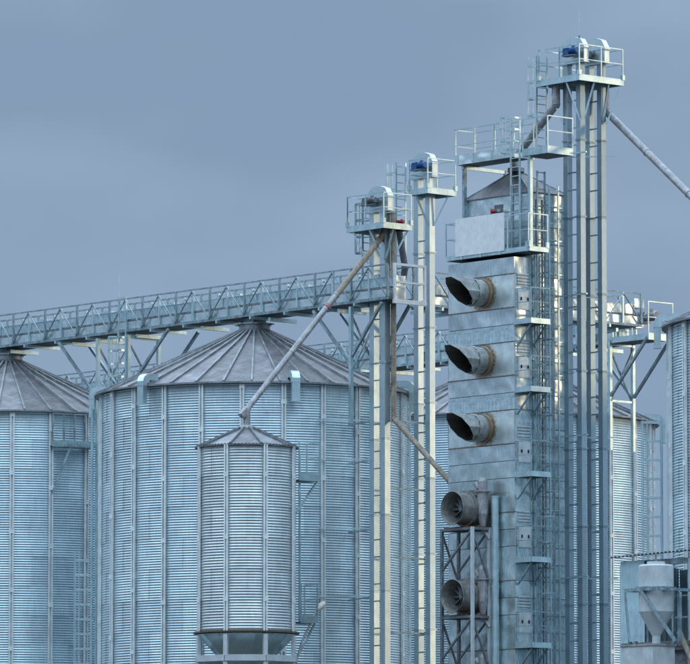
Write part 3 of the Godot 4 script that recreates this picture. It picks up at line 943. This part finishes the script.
func fans() -> void:
	var stand := thing("fan_stand", "grey braced steel frame carrying the dust fans before the dryer", "frame", Vector3(12.4, 0, 0.7))
	var xs := [11.62, 13.22]
	var zs := [1.1, 0.3]
	for x: float in xs:
		for z: float in zs:
			bar(stand, "post", M.paint if x > 12.0 else M.iron, Vector3(x, 0, z), Vector3(x, 14.74, z), 0.10)
	for k in 5:
		var h := 14.74 - 3.1 * k
		if h < 1.0:
			break
		for z: float in zs:
			bar(stand, "beam", M.iron, Vector3(xs[0] + 0.05, h - 0.05, z), Vector3(xs[1] - 0.05, h - 0.05, z), 0.09)
		for x: float in xs:
			bar(stand, "beam", M.iron, Vector3(x, h - 0.05, zs[0] - 0.05), Vector3(x, h - 0.05, zs[1] + 0.05), 0.09)
		box(stand, "shelf", M.rust if k < 3 else M.iron, Vector3(12.42, h + 0.02, 0.7), Vector3(1.5, 0.03, 0.7))
		if h > 3.0:
			bar(stand, "diagonal", M.iron, Vector3(xs[0], h - 1.5, zs[0]), Vector3(xs[1] - 0.06, h - 0.12, zs[0]), 0.07)
			bar(stand, "diagonal", M.iron, Vector3(xs[0], h - 1.5, zs[1]), Vector3(xs[1] - 0.06, h - 0.12, zs[1]), 0.06)
			bar(stand, "diagonal", M.iron, Vector3(xs[1], h - 0.15, zs[0]), Vector3(xs[1], h - 1.9, zs[1]), 0.06)
			bar(stand, "diagonal", M.iron, Vector3(xs[0], h - 0.15, zs[0]), Vector3(xs[0], h - 1.9, zs[1]), 0.06)
	var names := ["dark grey dust fan at the top of the stand before the dryer", "dark grey dust fan second from the top of the stand", "dust fan at the bottom edge of the picture, only its top showing"]
	for k in 3:
		var c := Vector3(12.38, 15.43 - 3.1 * k, 0.0)
		var f := thing("dust_fan", names[k], "fan", c + Vector3(0, -0.67, 0.7), "dust fans on the stand")
		var turn := Transform3D(Basis(Vector3.RIGHT, Vector3(0, 0, 1), Vector3(0, -1, 0)), Vector3.ZERO)
		var st := S()
		slathe(st, [Vector2(0.01, 0.12), Vector2(0.52, 0.12), Vector2(0.60, 0.2), Vector2(0.62, 0.62), Vector2(0.58, 0.66), Vector2(0.55, 0.80), Vector2(0.55, 1.12), Vector2(0.58, 1.22), Vector2(0.60, 1.30), Vector2(0.585, 1.31), Vector2(0.54, 1.22), Vector2(0.51, 1.1), Vector2(0.46, 0.62)], 36, turn)
		part(f, "housing", st.commit(), M.fan, c)
		st = S()
		slathe(st, [Vector2(0.56, 0.69), Vector2(0.645, 0.69), Vector2(0.645, 0.72), Vector2(0.56, 0.72)], 36, turn)
		sbox(st, Vector3(0.15, 0.55, 0.45), Vector3(0.85, 0.2, 0.32))
		sbox(st, Vector3(0.62, 0.1, 0.42), Vector3(0.22, 0.7, 0.3))
		part(f, "scroll", st.commit(), M.fan, c)
		st = S()
		for j in 12:
			var a := TAU * j / 12.0
			var bl := Basis(Vector3(0, 0, 1), a)
			sbox(st, bl * Vector3(0, 0.28, 0.80), Vector3(0.10, 0.40, 0.012), bl * Basis(Vector3.UP, 0.7))
		stube(st, Vector3(0, 0, 0.55), Vector3(0, 0, 0.90), 0.13, 0.09)
		part(f, "fan_wheel", st.commit(), M.iron, c)
		st = S()
		stube(st, Vector3(0, 0, 0.5), Vector3(0, 0, 0.52), 0.47, 0.47, 24)
		part(f, "back_plate", st.commit(), M.soot, c)
		# small cyclone beside it
		var cc := Vector3(13.02, c.y, 0.42)
		st = S()
		slathe(st, [Vector2(0.06, -0.75), Vector2(0.08, -0.75), Vector2(0.20, -0.2), Vector2(0.21, 0.56), Vector2(0.27, 0.57), Vector2(0.27, 0.62), Vector2(0.17, 0.63), Vector2(0.17, 0.95), Vector2(0.13, 1.06), Vector2(0.06, 1.11), Vector2(0.005, 1.12)], 20)
		sbox(st, Vector3(0.05, 0.59, 0.05), Vector3(0.86, 0.03, 0.1))
		part(f, "dust_cyclone", st.commit(), M.pipe, cc)
		st = S()
		stube(st, Vector3(-0.14, 0.72, 0.05), Vector3(-0.26, 0.9, 0.1), 0.1, 0.1)
		part(f, "inlet_tube", st.commit(), M.pipe, cc)
		st = S()
		stube(st, Vector3(0, -0.72, 0), Vector3(0.22, -1.1, -0.12), 0.08, 0.08)
		part(f, "dust_tube", st.commit(), M.pipe, cc)
	pipe("dust_pipe", "pale straight vertical pipe before the dryer front beside the dust fans", "pipe", [Vector3(13.42, 15.85, 0.2), Vector3(13.42, 0.0, 0.2)], 0.135, [M.zinc], 3.2)

# ---------------------------------------------------------------- shed corner
func corrugated(p: Node, called: String, m: Material, a: Vector3, b: Vector3, up: Vector3, out: Vector3, pitch: float, amp: float) -> void:
	# sheet from a to b (lower edge) rising by "up", folded along its length
	var st := S()
	var l := (b - a).length()
	var n := int(l / pitch) * 4
	var u := (b - a) / n
	for k in n:
		var o0 := out * amp * sin(TAU * k / 4.0 + 0.4)
		var o1 := out * amp * sin(TAU * (k + 1) / 4.0 + 0.4)
		var p0 := u * k + o0
		var p1 := u * (k + 1) + o1
		q(st, p0, p1, p1 + up, p0 + up)
		q(st, p1 - out * 0.01, p0 - out * 0.01, p0 + up - out * 0.01, p1 + up - out * 0.01)
		q(st, p0 - out * 0.01, p1 - out * 0.01, p1, p0)
		q(st, p0 + up, p1 + up, p1 + up - out * 0.01, p0 + up - out * 0.01)
	part(p, called, st.commit(), m, a)

func shed() -> void:
	var o := thing("equipment_shed", "pale corrugated shed with a dark open front in the lower right corner", "shed", Vector3(34, 0, 9.2))
	var zf := 10.5
	var zb := 7.9
	var top := 12.3
	corrugated(o, "wall_sheet", M.shed, Vector3(30.48, 9.7, zf), Vector3(31.56, 9.7, zf), Vector3(0, top - 9.7, 0), Vector3(0, 0, 1), 0.22, 0.05)
	corrugated(o, "wall_sheet", M.shed, Vector3(33.52, 9.7, zf), Vector3(38.0, 9.7, zf), Vector3(0, top - 9.7, 0), Vector3(0, 0, 1), 0.22, 0.05)
	corrugated(o, "wall_sheet", M.shed, Vector3(38.0, 0, zb), Vector3(30.48, 0, zb), Vector3(0, top - 0.15, 0), Vector3(0, 0, -1), 0.22, 0.05)
	corrugated(o, "wall_sheet", M.shed, Vector3(38.0, 0, zf), Vector3(38.0, 0, zb), Vector3(0, top, 0), Vector3(1, 0, 0), 0.22, 0.05)
	corrugated(o, "wall_sheet", M.shed, Vector3(30.45, 0, zb), Vector3(30.45, 0, zf), Vector3(0, top - 0.1, 0), Vector3(-1, 0, 0), 0.22, 0.05)
	corrugated(o, "roof_sheet", M.roofrib, Vector3(30.15, top + 0.14, zf + 0.28), Vector3(38.3, top + 0.32, zf + 0.28), Vector3(0, 0.36, -3.2), Vector3(0, 1, 0), 0.17, 0.03)
	for x: float in [30.55, 31.6, 33.46, 37.9]:
		bar(o, "post", M.steel, Vector3(x, 0, zf - 0.1), Vector3(x, top - 0.02, zf - 0.1), 0.1)
	bar(o, "beam", M.steel, Vector3(30.5, top - 0.08, zf - 0.1), Vector3(38, top - 0.08, zf - 0.1), 0.1, 0.18)
	bar(o, "beam", M.iron, Vector3(30.5, 9.66, zf - 0.02), Vector3(38, 9.66, zf - 0.02), 0.12, 0.14)
	bar(o, "rail", M.steel, Vector3(31.6, 11.2, zf - 0.9), Vector3(33.5, 11.2, zf - 0.9), 0.05)
	bar(o, "rail", M.steel, Vector3(31.6, 10.5, zf - 0.6), Vector3(33.5, 10.5, zf - 0.6), 0.05)
	box(o, "floor", M.iron, Vector3(34.2, 9.5, (zf + zb) / 2), Vector3(7.4, 0.1, zf - zb - 0.1))
	box(o, "lower_wall", M.shed, Vector3(31.02, 4.8, zf), Vector3(1.06, 9.58, 0.06))
	box(o, "lower_wall", M.iron, Vector3(34.8, 4.8, zf - 0.3), Vector3(6.3, 9.58, 0.06))
	box(o, "cabinet", M.blue, Vector3(33.2, 10.1, 8.9), Vector3(0.6, 0.9, 0.5))
	# cyclone in front
	var c := Vector3(33.6, 0, 12.0)
	var y := thing("dust_collector", "grey cyclone dust collector on a triangular bracket before the shed", "cyclone", c + Vector3.UP * 9.6)
	var st := S()
	slathe(st, [Vector2(0.54, 10.55), Vector2(0.545, 11.34), Vector2(0.545, 11.96), Vector2(0.50, 12.0), Vector2(0.28, 12.02), Vector2(0.28, 12.1), Vector2(0.01, 12.12)], 32)
	part(y, "body", st.commit(), M.paint, c)
	st = S()
	slathe(st, [Vector2(0.11, 9.55), Vector2(0.13, 9.55), Vector2(0.13, 9.8), Vector2(0.54, 10.55)], 32)
	part(y, "cone", st.commit(), M.paint, c)
	st = S()
	slathe(st, [Vector2(0.55, 11.26), Vector2(0.63, 11.26), Vector2(0.63, 11.31), Vector2(0.55, 11.31)], 32)
	part(y, "ring_flange", st.commit(), M.steel, c)
	st = S()
	stube(st, Vector3(0.1, 12.1, 0.1), Vector3(0.1, 12.34, 0.1), 0.03, 0.03)
	part(y, "cap_pipe", st.commit(), M.iron, c)
	for k: Array in [[-1.0, 0.3], [0.3, 1.0]]:
		bar(y, "bracket_beam", M.steel, c + Vector3(-0.75, 11.22, 0.62 * k[1]), c + Vector3(0.75, 11.22, 0.62 * k[1]), 0.09)
	bar(y, "bracket_beam", M.steel, c + Vector3(0.72, 11.22, 0.62), c + Vector3(0.72, 11.22, -1.5), 0.09)
	bar(y, "bracket_beam", M.steel, c + Vector3(-0.72, 11.22, 0.62), c + Vector3(-0.72, 11.22, -1.5), 0.09)
	bar(y, "strut", M.steel, c + Vector3(0.0, 11.2, 0.66), c + Vector3(0.95, 9.6, 0.1), 0.10)
	bar(y, "strut", M.steel, c + Vector3(-0.74, 11.15, 0.62), c + Vector3(-0.42, 9.6, 0.75), 0.06)
	bar(y, "strut", M.steel, c + Vector3(0.72, 11.15, -0.3), c + Vector3(0.72, 9.6, -0.3), 0.10)
	bar(y, "strut", M.steel, c + Vector3(-0.72, 11.15, -1.45), c + Vector3(-0.72, 9.6, -1.45), 0.08)
	var b := thing("dust_bin", "grey steel box bin under the cyclone at the bottom right", "bin", Vector3(33.57, 0, 12.3))
	box(b, "body", M.paint, Vector3(33.57, 4.75, 12.33), Vector3(1.38, 9.46, 0.94))
	box(b, "rim", M.pipe, Vector3(33.57, 9.5, 12.33), Vector3(1.46, 0.06, 1.02))
	for x: float in [33.05, 33.3]:
		box(b, "lug", M.iron, Vector3(x, 9.58, 12.6), Vector3(0.1, 0.1, 0.1))
	pipe("waste_pipe", "rusty brown slanting pipe at the lower right of the cyclone", "pipe", [Vector3(33.5, 9.95, 10.9), Vector3(35.4, 8.1, 11.7), Vector3(35.4, 0, 11.7)], 0.09, [M.brownpipe], 2.5)

# ---------------------------------------------------------------- scene
func _ready() -> void:
	rng.seed = 20240611
	# camera
	var cam := Camera3D.new()
	cam.name = "camera"
	add_child(cam)
	cam.position = R * 3.37 + T * 200.0 + Vector3.UP * EYE
	cam.rotation_degrees = Vector3(6.0046, TURN, 0)
	cam.fov = 7.0364
	cam.near = 0.5
	cam.far = 8000.0
	cam.current = true
	# sky: a slate-blue cloud bank all round the horizon under paler sky, warm only close round the low sun
	var env := Environment.new()
	env.background_mode = Environment.BG_SKY
	env.tonemap_mode = Environment.TONE_MAPPER_LINEAR
	env.tonemap_exposure = 1.0
	env.sdfgi_enabled = true
	env.ssao_enabled = true
	env.ssil_enabled = true
	var sm := ProceduralSkyMaterial.new()
	sm.sky_horizon_color = Color(0.50, 0.59, 0.70)
	sm.sky_top_color = Color(0.53, 0.615, 0.72)
	sm.sky_curve = 0.5
	sm.ground_horizon_color = Color(0.42, 0.45, 0.50)
	sm.ground_bottom_color = Color(0.30, 0.31, 0.32)
	sm.sun_angle_max = 28.0
	sm.sun_curve = 0.2
	var cn := FastNoiseLite.new()
	cn.seed = 5
	cn.frequency = 3.4
	cn.fractal_octaves = 5
	var cover := Image.create(2048, 1024, false, Image.FORMAT_RGBA8)
	cover.fill(Color(0, 0, 0, 0))
	for y in 520:
		var lat := PI * (0.5 - (y + 0.5) / 1024.0)
		for x in 2048:
			var lon := TAU * x / 2048.0
			var v := cn.get_noise_3d(cos(lat) * cos(lon) * 2.0, sin(lat) * 7.0, cos(lat) * sin(lon) * 2.0)
			var high := smoothstep(0.16, 0.62, lat)
			cover.set_pixel(x, y, Color(0.79, 0.873, 0.928, clampf(0.024 + v * 0.06 * (1.0 - 0.5 * high) + 0.9 * high, 0.0, 1.0)))
	sm.sky_cover = ImageTexture.create_from_image(cover)
	sm.sky_cover_modulate = Color(1.5, 1.5, 1.5)
	var sky := Sky.new()
	sky.sky_material = sm
	env.sky = sky
	var we := WorldEnvironment.new()
	we.name = "world_environment"
	we.environment = env
	add_child(we)
	# low sun exactly to the viewer's right
	var sun := DirectionalLight3D.new()
	sun.name = "sun"
	add_child(sun)
	var to_sun := (R * cos(deg_to_rad(6.2)) + Vector3.UP * sin(deg_to_rad(6.2)) - T * 0.10).normalized()
	sun.look_at_from_position(Vector3.ZERO, -to_sun)
	sun.light_energy = 0.15
	sun.light_color = Color(1.0, 0.89, 0.70)
	sun.light_angular_distance = 6.0
	sun.shadow_enabled = true

	cube = BoxMesh.new()
	rodm = CylinderMesh.new()
	rodm.top_radius = 1.0
	rodm.bottom_radius = 1.0
	rodm.height = 1.0
	rodm.radial_segments = 12
	rodm.rings = 0
	materials()
	M["roof_b"] = M.roof.duplicate()
	M.roof_b.albedo_color = Color(0.61, 0.62, 0.65)
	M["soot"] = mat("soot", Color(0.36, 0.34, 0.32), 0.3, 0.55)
	M["rustband"] = mat("rustband", Color(0.56, 0.42, 0.30), 0.1, 0.8)
	mat("fadedred", Color(0.62, 0.46, 0.45), 0.0, 0.7)
	M["rustline"] = mat("rustline", Color(0.40, 0.34, 0.30), 0.1, 0.8)

	# ground
	var g := MeshInstance3D.new()
	g.name = "ground"
	var gs := S()
	slathe(gs, [Vector2(4000, 0), Vector2(400, 0), Vector2(0.01, 0)], 64)
	g.mesh = gs.commit()
	g.material_override = M.ground
	g.set_meta("kind", "structure")
	add_child(g)

	# silos
	var b := silo("widest blue-grey corrugated silo, standing behind the small hopper silo", 0, 0, -18.5, [-97.0, -41.0, 15.0, 74.0, 130.0, 190.0])
	var l := silo("corrugated silo with a grey cone roof, cut off by the left picture edge", -15.1, 0, -9.5, [150.0, 210.0])
	silo("sunlit pale silo half hidden behind the dryer and the tall elevator legs", -2.8, -15.4, 27.0, [89.0, 150.0, 210.0])
	var s5 := silo("shaded dark silo cut off by the right picture edge, above the shed", 31.5, 1.3, -83.0, [-90.0, -30.0, 90.0])
	silo("silo beyond the right edge of the picture, behind the shaded one", 28.7, -15.4, 0.0, [])
	# fittings on the silos
	var lw := Vector3(-15.1, 0, 0)
	var pa := lw + around(19.0, 5.8)
	var pb := lw + around(36.5, 5.8)
	for k in 4:
		var a0 := 20.0 + k * 4.2
		var m0 := lw + around(a0, 6.15)
		var m1 := lw + around(a0 + 4.2, 6.15)
		bar(l, "landing_edge", M.steel, m0 + Vector3.UP * 19.06, m1 + Vector3.UP * 19.06, 0.04, 0.26)
		bar(l, "landing_deck", M.grating, lw + around(a0, 5.95) + Vector3.UP * 18.96, lw + around(a0 + 4.2, 5.95) + Vector3.UP * 18.96, 0.36, 0.04)
		bar(l, "post", M.steel, m0 + Vector3.UP * 19.15, m0 + Vector3.UP * 20.2, 0.05)
	bar(l, "bracket", M.steel, lw + around(27.0, 6.1) + Vector3.UP * 18.95, lw + around(21.0, 5.85) + Vector3.UP * 17.2, 0.08)
	bar(l, "top_rail", M.steel, lw + around(20.0, 6.15) + Vector3.UP * 20.2, lw + around(36.8, 6.15) + Vector3.UP * 20.2, 0.05)
	ladder(b, around(-93.0, 6.05), 19.9, around(-93.0, 1.0), 0.4, 0.5, 14.6, 0.3, M.zinc, 0.55, 0.34)
	ladder(s5, Vector3(31.5, 0, 1.3) + around(-96.0, 6.0), 17.4, around(-96.0, 1.0), 0.4, 0.5, 17.3, 0.3, M.zinc, 0.62, 0.34)
	hopper_silo()

	# galleries
	var g1 := gallery("long near conveyor gallery running over the two front silos to the elevators", Vector3(-27.0, BED, 0), Vector3.RIGHT, 35.2)
	railing(g1, [Vector3(8.22, BED, 0.3), Vector3(8.22, BED, -1.15)], 1.25, 0.0, M.white, 0.09)
	box(g1, "end_sill", M.white, Vector3(8.22, BED - 0.05, -0.42), Vector3(0.1, 0.16, 1.6))
	gallery("sunlit cross gallery passing behind the dryer and the tall elevator legs", Vector3(6.3, BED + 0.06, -2.75), Vector3(0, 0, -1), 10.6, 0.6, 1.27, true)
	var g2 := gallery("far conveyor gallery of the rear silo row, ending in a railed platform", Vector3(-34.2, BED - 0.2, -15.45), Vector3.RIGHT, 38.0)
	box(g2, "end_deck", M.grating, Vector3(4.8, BED - 0.16, -15.45), Vector3(2.0, 0.05, 1.24))
	box(g2, "end_edge", M.zinc, Vector3(5.82, BED - 0.1, -15.45), Vector3(0.05, 0.26, 1.36))
	box(g2, "end_edge", M.zinc, Vector3(4.8, BED - 0.1, -14.8), Vector3(2.0, 0.22, 0.04))
	railing(g2, [Vector3(4.0, BED + 0.02, -14.8), Vector3(5.8, BED + 0.02, -14.8), Vector3(5.8, BED + 0.02, -16.1)], 1.2, 0.0)
	motor(g2, Vector3(5.0, BED + 0.75, -15.4), M.pipe, 1.3)
	box(g2, "drive_head", M.panel, Vector3(4.3, BED + 0.6, -15.45), Vector3(0.7, 0.5, 0.5))
	# trestles
	trestle("lattice trestle carrying the near gallery between the two front silos", [-8.47, -6.6], [0.72, -0.75], 0.0, [[-8.6, -10.9, 20.9], [-6.5, -4.2, 21.1]])
	var tb := trestle("braced post under the near gallery beside the twin elevator legs", [6.3], [0.72, -0.62], 18.9, [[6.25, 4.2, 21.05], [6.35, 8.0, 21.3]])
	trestle("end trestle under the far gallery, its struts crossing right of the tall legs", [3.65], [-14.82, -16.05], 18.9, [[3.7, 5.75, 21.0], [3.6, 1.6, 21.0]])
	# ladder up to the near gallery from the trestle
	var ld := thing("gallery_ladder", "caged ladder climbing to the near gallery between the two front silos", "ladder", Vector3(-6.85, 20.5, 0.82))
	ladder(ld, Vector3(-6.85, 20.5, 0.82), 24.55, Vector3(0, 0, 1), 0.42, 21.0, 23.0, 0.3, M.zinc, 0.5, 0.34)
	var rd := thing("lightning_rod", "thin lightning rod rising above the near gallery at the left", "rod", Vector3(-8.9, BED + 1.2, -0.64))
	rod(rd, "rod", M.zinc, Vector3(-8.9, BED + 1.2, -0.64), Vector3(-8.9, 25.7, -0.64), 0.009)
	rod(rd, "base", M.iron, Vector3(-8.9, BED + 1.2, -0.64), Vector3(-8.9, BED + 1.45, -0.64), 0.03)

	# elevators and their platforms
	elevator("left bucket elevator with twin legs, its head lower than its neighbour's", 6.76, 7.36, 0.0, 27.49, 0.25, 0.26, 1.2, M.iron, Vector3(-0.2, 0.06, 0.38))
	elevator("second bucket elevator from the left with a blue motor on its head", 6.79, 7.42, -2.13, 28.91, 0.25, 0.26, 1.18, M.blue, Vector3(0.12, 0.08, 0.42))
	elevator("front one of the two tallest elevators, blue motor on its head", 14.58, 15.25, -2.3, 32.25, 0.22, 0.23, 1.3, M.blue, Vector3(0.2, 0.05, 0.40))
	elevator("rear one of the two tallest elevators, right of the blue motor", 14.70, 15.30, -3.28, 32.30, 0.22, 0.23, 1.2, M.iron, Vector3(-0.35, 0.0, 0.36))
	head_platform("railed platform round the lowest elevator head, at the top of the spout", 6.04, 8.02, 0.66, -0.66, 25.84, [[Vector3(6.3, 25.84, 0.62), Vector3(6.65, 24.7, 0.2)], [Vector3(7.9, 25.84, 0.1), Vector3(7.5, 24.8, 0.1)], [Vector3(7.9, 25.84, -0.6), Vector3(7.5, 24.7, -0.2)], [Vector3(7.2, 25.84, 0.62), Vector3(7.4, 24.8, 0.2)]])
	head_platform("railed platform at the second elevator's head beside the blue motor", 7.0, 8.0, -1.5, -2.86, 27.29, [[Vector3(7.3, 27.29, -1.55), Vector3(7.5, 26.2, -1.98)], [Vector3(7.9, 27.29, -2.6), Vector3(7.55, 26.2, -2.2)]])
	head_platform("highest railed platform round both heads of the tallest elevators", 13.74, 15.83, -1.7, -3.83, 30.57, [[Vector3(14.1, 30.57, -1.75), Vector3(14.5, 29.2, -2.15)], [Vector3(15.1, 30.57, -1.75), Vector3(15.4, 29.2, -2.15)], [Vector3(15.75, 30.57, -2.5), Vector3(15.45, 29.3, -2.3)], [Vector3(15.75, 30.57, -3.2), Vector3(15.45, 29.3, -3.2)], [Vector3(15.8, 30.57, -3.75), Vector3(15.5, 29.2, -3.35)]])
	# caged ladders at the platforms
	var l1 := thing("platform_ladder", "caged ladder left of the highest platform", "ladder", Vector3(13.66, 28.0, -1.9), "caged ladders at the elevator heads")
	ladder(l1, Vector3(13.66, 28.0, -1.9), 31.7, Vector3(-1, 0, 0), 0.5, 29.6, 31.7, 0.3, M.zinc, 0.6, 0.34)
	var l2 := thing("platform_ladder", "caged ladder at the back left of the lowest elevator platform", "ladder", Vector3(6.0, 23.6, -0.3), "caged ladders at the elevator heads")
	ladder(l2, Vector3(6.0, 23.6, -0.3), 27.0, Vector3(-1, 0, 0), 0.4, 25.2, 27.0, 0.3, M.steel, 0.6, 0.3)
	var l3 := thing("platform_ladder", "railed ladder well between the two lower elevator heads", "ladder", Vector3(6.3, 24.4, -1.7), "caged ladders at the elevator heads")
	ladder(l3, Vector3(6.3, 24.4, -1.7), 28.6, Vector3(-1, 0, 0), 0.46, 27.6, 28.6, 0.3, M.zinc, 0.62, 0.36)
	var rd2 := thing("lightning_rod", "thin lightning rod on the highest platform", "rod", Vector3(15.3, 32.2, -2.3))
	rod(rd2, "rod", M.zinc, Vector3(15.2, 32.05, -2.3), Vector3(15.2, 33.2, -2.3), 0.006)
	rod(rd2, "base", M.iron, Vector3(15.2, 32.05, -2.3), Vector3(15.2, 32.3, -2.3), 0.03)
	var rm := thing("drive_motor", "small red motor behind the rail of the lowest elevator platform", "motor", Vector3(7.5, 26.0, -0.75))
	motor(rm, Vector3(7.55, 26.19, -0.52), M.red, 0.45)
	box(rm, "mount", M.iron, Vector3(7.5, 26.07, -0.52), Vector3(0.5, 0.1, 0.2))

	# spouts
	pipe("grain_spout", "long slanting brownish spout running down to the small hopper silo", "spout", [Vector3(7.4, 25.9, 0.06), Vector3(7.36, 25.55, 0.22), Vector3(7.2, 18.95, 6.42)], 0.108, [M.brownpipe, M.brownpipe, M.brownpipe, M.pipe, M.pipe], 3.1, "grain spouts")
	var sp0: Node3D = get_node("grain_spout")
	var cs := S()
	stube(cs, Vector3.ZERO, Vector3(-0.02, -0.095, 0.09), 0.13, 0.13, 16)
	part(sp0, "red_collar", cs.commit(), M.fadedred, Vector3(7.32, 22.95, 2.66))
	var sp := pipe("grain_spout", "short upright grey spout end above the small hopper silo's roof", "spout", [Vector3(7.2, 18.95, 6.42), Vector3(7.2, 18.6, 6.4)], 0.13, [M.pipe], 2.0, "grain spouts")
	bar(sp, "dead_end", M.pipe, Vector3(7.2, 18.97, 6.4), Vector3(7.19, 18.72, 6.66), 0.2)
	pipe("grain_spout", "dark brown pipe beside the left elevator legs, turning down to the dryer", "spout", [Vector3(7.62, 26.5, -0.16), Vector3(7.62, 19.0, -0.18), Vector3(10.7, 16.3, -0.42)], 0.10, [M.brownpipe], 3.1, "grain spouts")
	pipe("grain_spout", "dark slanting pipe under the lowest elevator platform towards the cross gallery", "spout", [Vector3(7.5, 25.9, -0.55), Vector3(7.2, 24.6, -1.1), Vector3(7.0, 24.2, -1.2)], 0.12, [M.iron], 3.0, "grain spouts")
	pipe("grain_spout", "grey spout from the highest platform down left to the dryer roof", "spout", [Vector3(14.3, 30.56, -2.0), Vector3(14.3, 29.9, -2.0), Vector3(12.52, 28.2, -1.72)], 0.15, [M.pipe], 2.4, "grain spouts")
	pipe("grain_spout", "long grey spout slanting from the highest platform out of the right picture edge", "spout", [Vector3(15.15, 30.56, -3.62), Vector3(15.2, 29.7, -3.6), Vector3(27.6, 20.9, -1.6)], 0.13, [M.pipe], 3.4, "grain spouts")
	# ties between the silo wall and the elevator legs
	var which := ["topmost", "second highest", "third highest", "lowest visible"]
	var hs := [18.97, 17.55, 15.05, 12.6]
	for k in 4:
		var h: float = hs[k]
		var t := thing("wall_tie", "%s of the thin ties from the widest silo's wall to the left elevator" % which[k], "tie", Vector3(6.6, h, 0), "ties between silo wall and elevator")
		bar(t, "tie_bar", M.zinc, around(24.0, 5.86) + Vector3.UP * h, Vector3(6.66, h, 0.2), 0.05)
		bar(t, "tie_bar", M.steel, around(37.0, 5.8) + Vector3.UP * (h - 0.12), Vector3(6.64, h, -0.05), 0.06)
	hs = [18.95, 16.5, 14.0, 11.3]
	for k in 4:
		var h: float = hs[k]
		var t := thing("leg_tie", "%s of the thin ties between the left and the second elevator" % which[k], "tie", Vector3(7.3, h, -1.1), "ties between the two lower elevators")
		bar(t, "tie_bar", M.steel, Vector3(7.3, h, -0.17), Vector3(7.3, h, -1.95), 0.06)
	hs = [28.05, 23.0, 18.0, 13.0]
	for k in 4:
		var h: float = hs[k]
		var t := thing("leg_tie", "%s of the thin ties holding the tallest elevators to the dryer" % which[k], "tie", Vector3(14.4, h, -2.8), "ties of the tallest elevators")
		bar(t, "tie_bar", M.zinc, Vector3(14.2, h, -2.5), Vector3(15.6, h, -3.7), 0.04)
		bar(t, "tie_bar", M.zinc, Vector3(14.2, h, -2.05), Vector3(15.75, h, -2.1), 0.05)

	dryer()
	fans()
	shed()

	# yard lamp on a curved arm fixed to the hopper silo's right leg
	var la := thing("yard_lamp", "small lamp on a bent arm right of the hopper silo's foot", "lamp", Vector3(7.95, 9.3, 4.78))
	var pts := [Vector3(7.95, 9.3, 4.78), Vector3(7.9, 10.1, 4.68), Vector3(7.9, 10.8, 4.42), Vector3(7.9, 11.35, 4.08), Vector3(7.9, 11.75, 3.86), Vector3(7.9, 11.95, 3.7)]
	var ls := S()
	for k in range(pts.size() - 1):
		stube(ls, pts[k] - pts[0], pts[k + 1] - pts[0], 0.035, 0.035, 10)
	part(la, "arm", ls.commit(), M.pipe, pts[0])
	ls = S()
	slathe(ls, [Vector2(0.01, -0.03), Vector2(0.06, 0.0), Vector2(0.11, 0.14), Vector2(0.12, 0.28), Vector2(0.08, 0.4), Vector2(0.01, 0.43)], 16)
	part(la, "head", ls.commit(), M.lampglass, pts[5], frame(Vector3(0, 0.62, -0.78)))
	bar(la, "clamp", M.iron, Vector3(7.7, 9.4, 4.9), Vector3(7.95, 9.4, 4.78), 0.06)
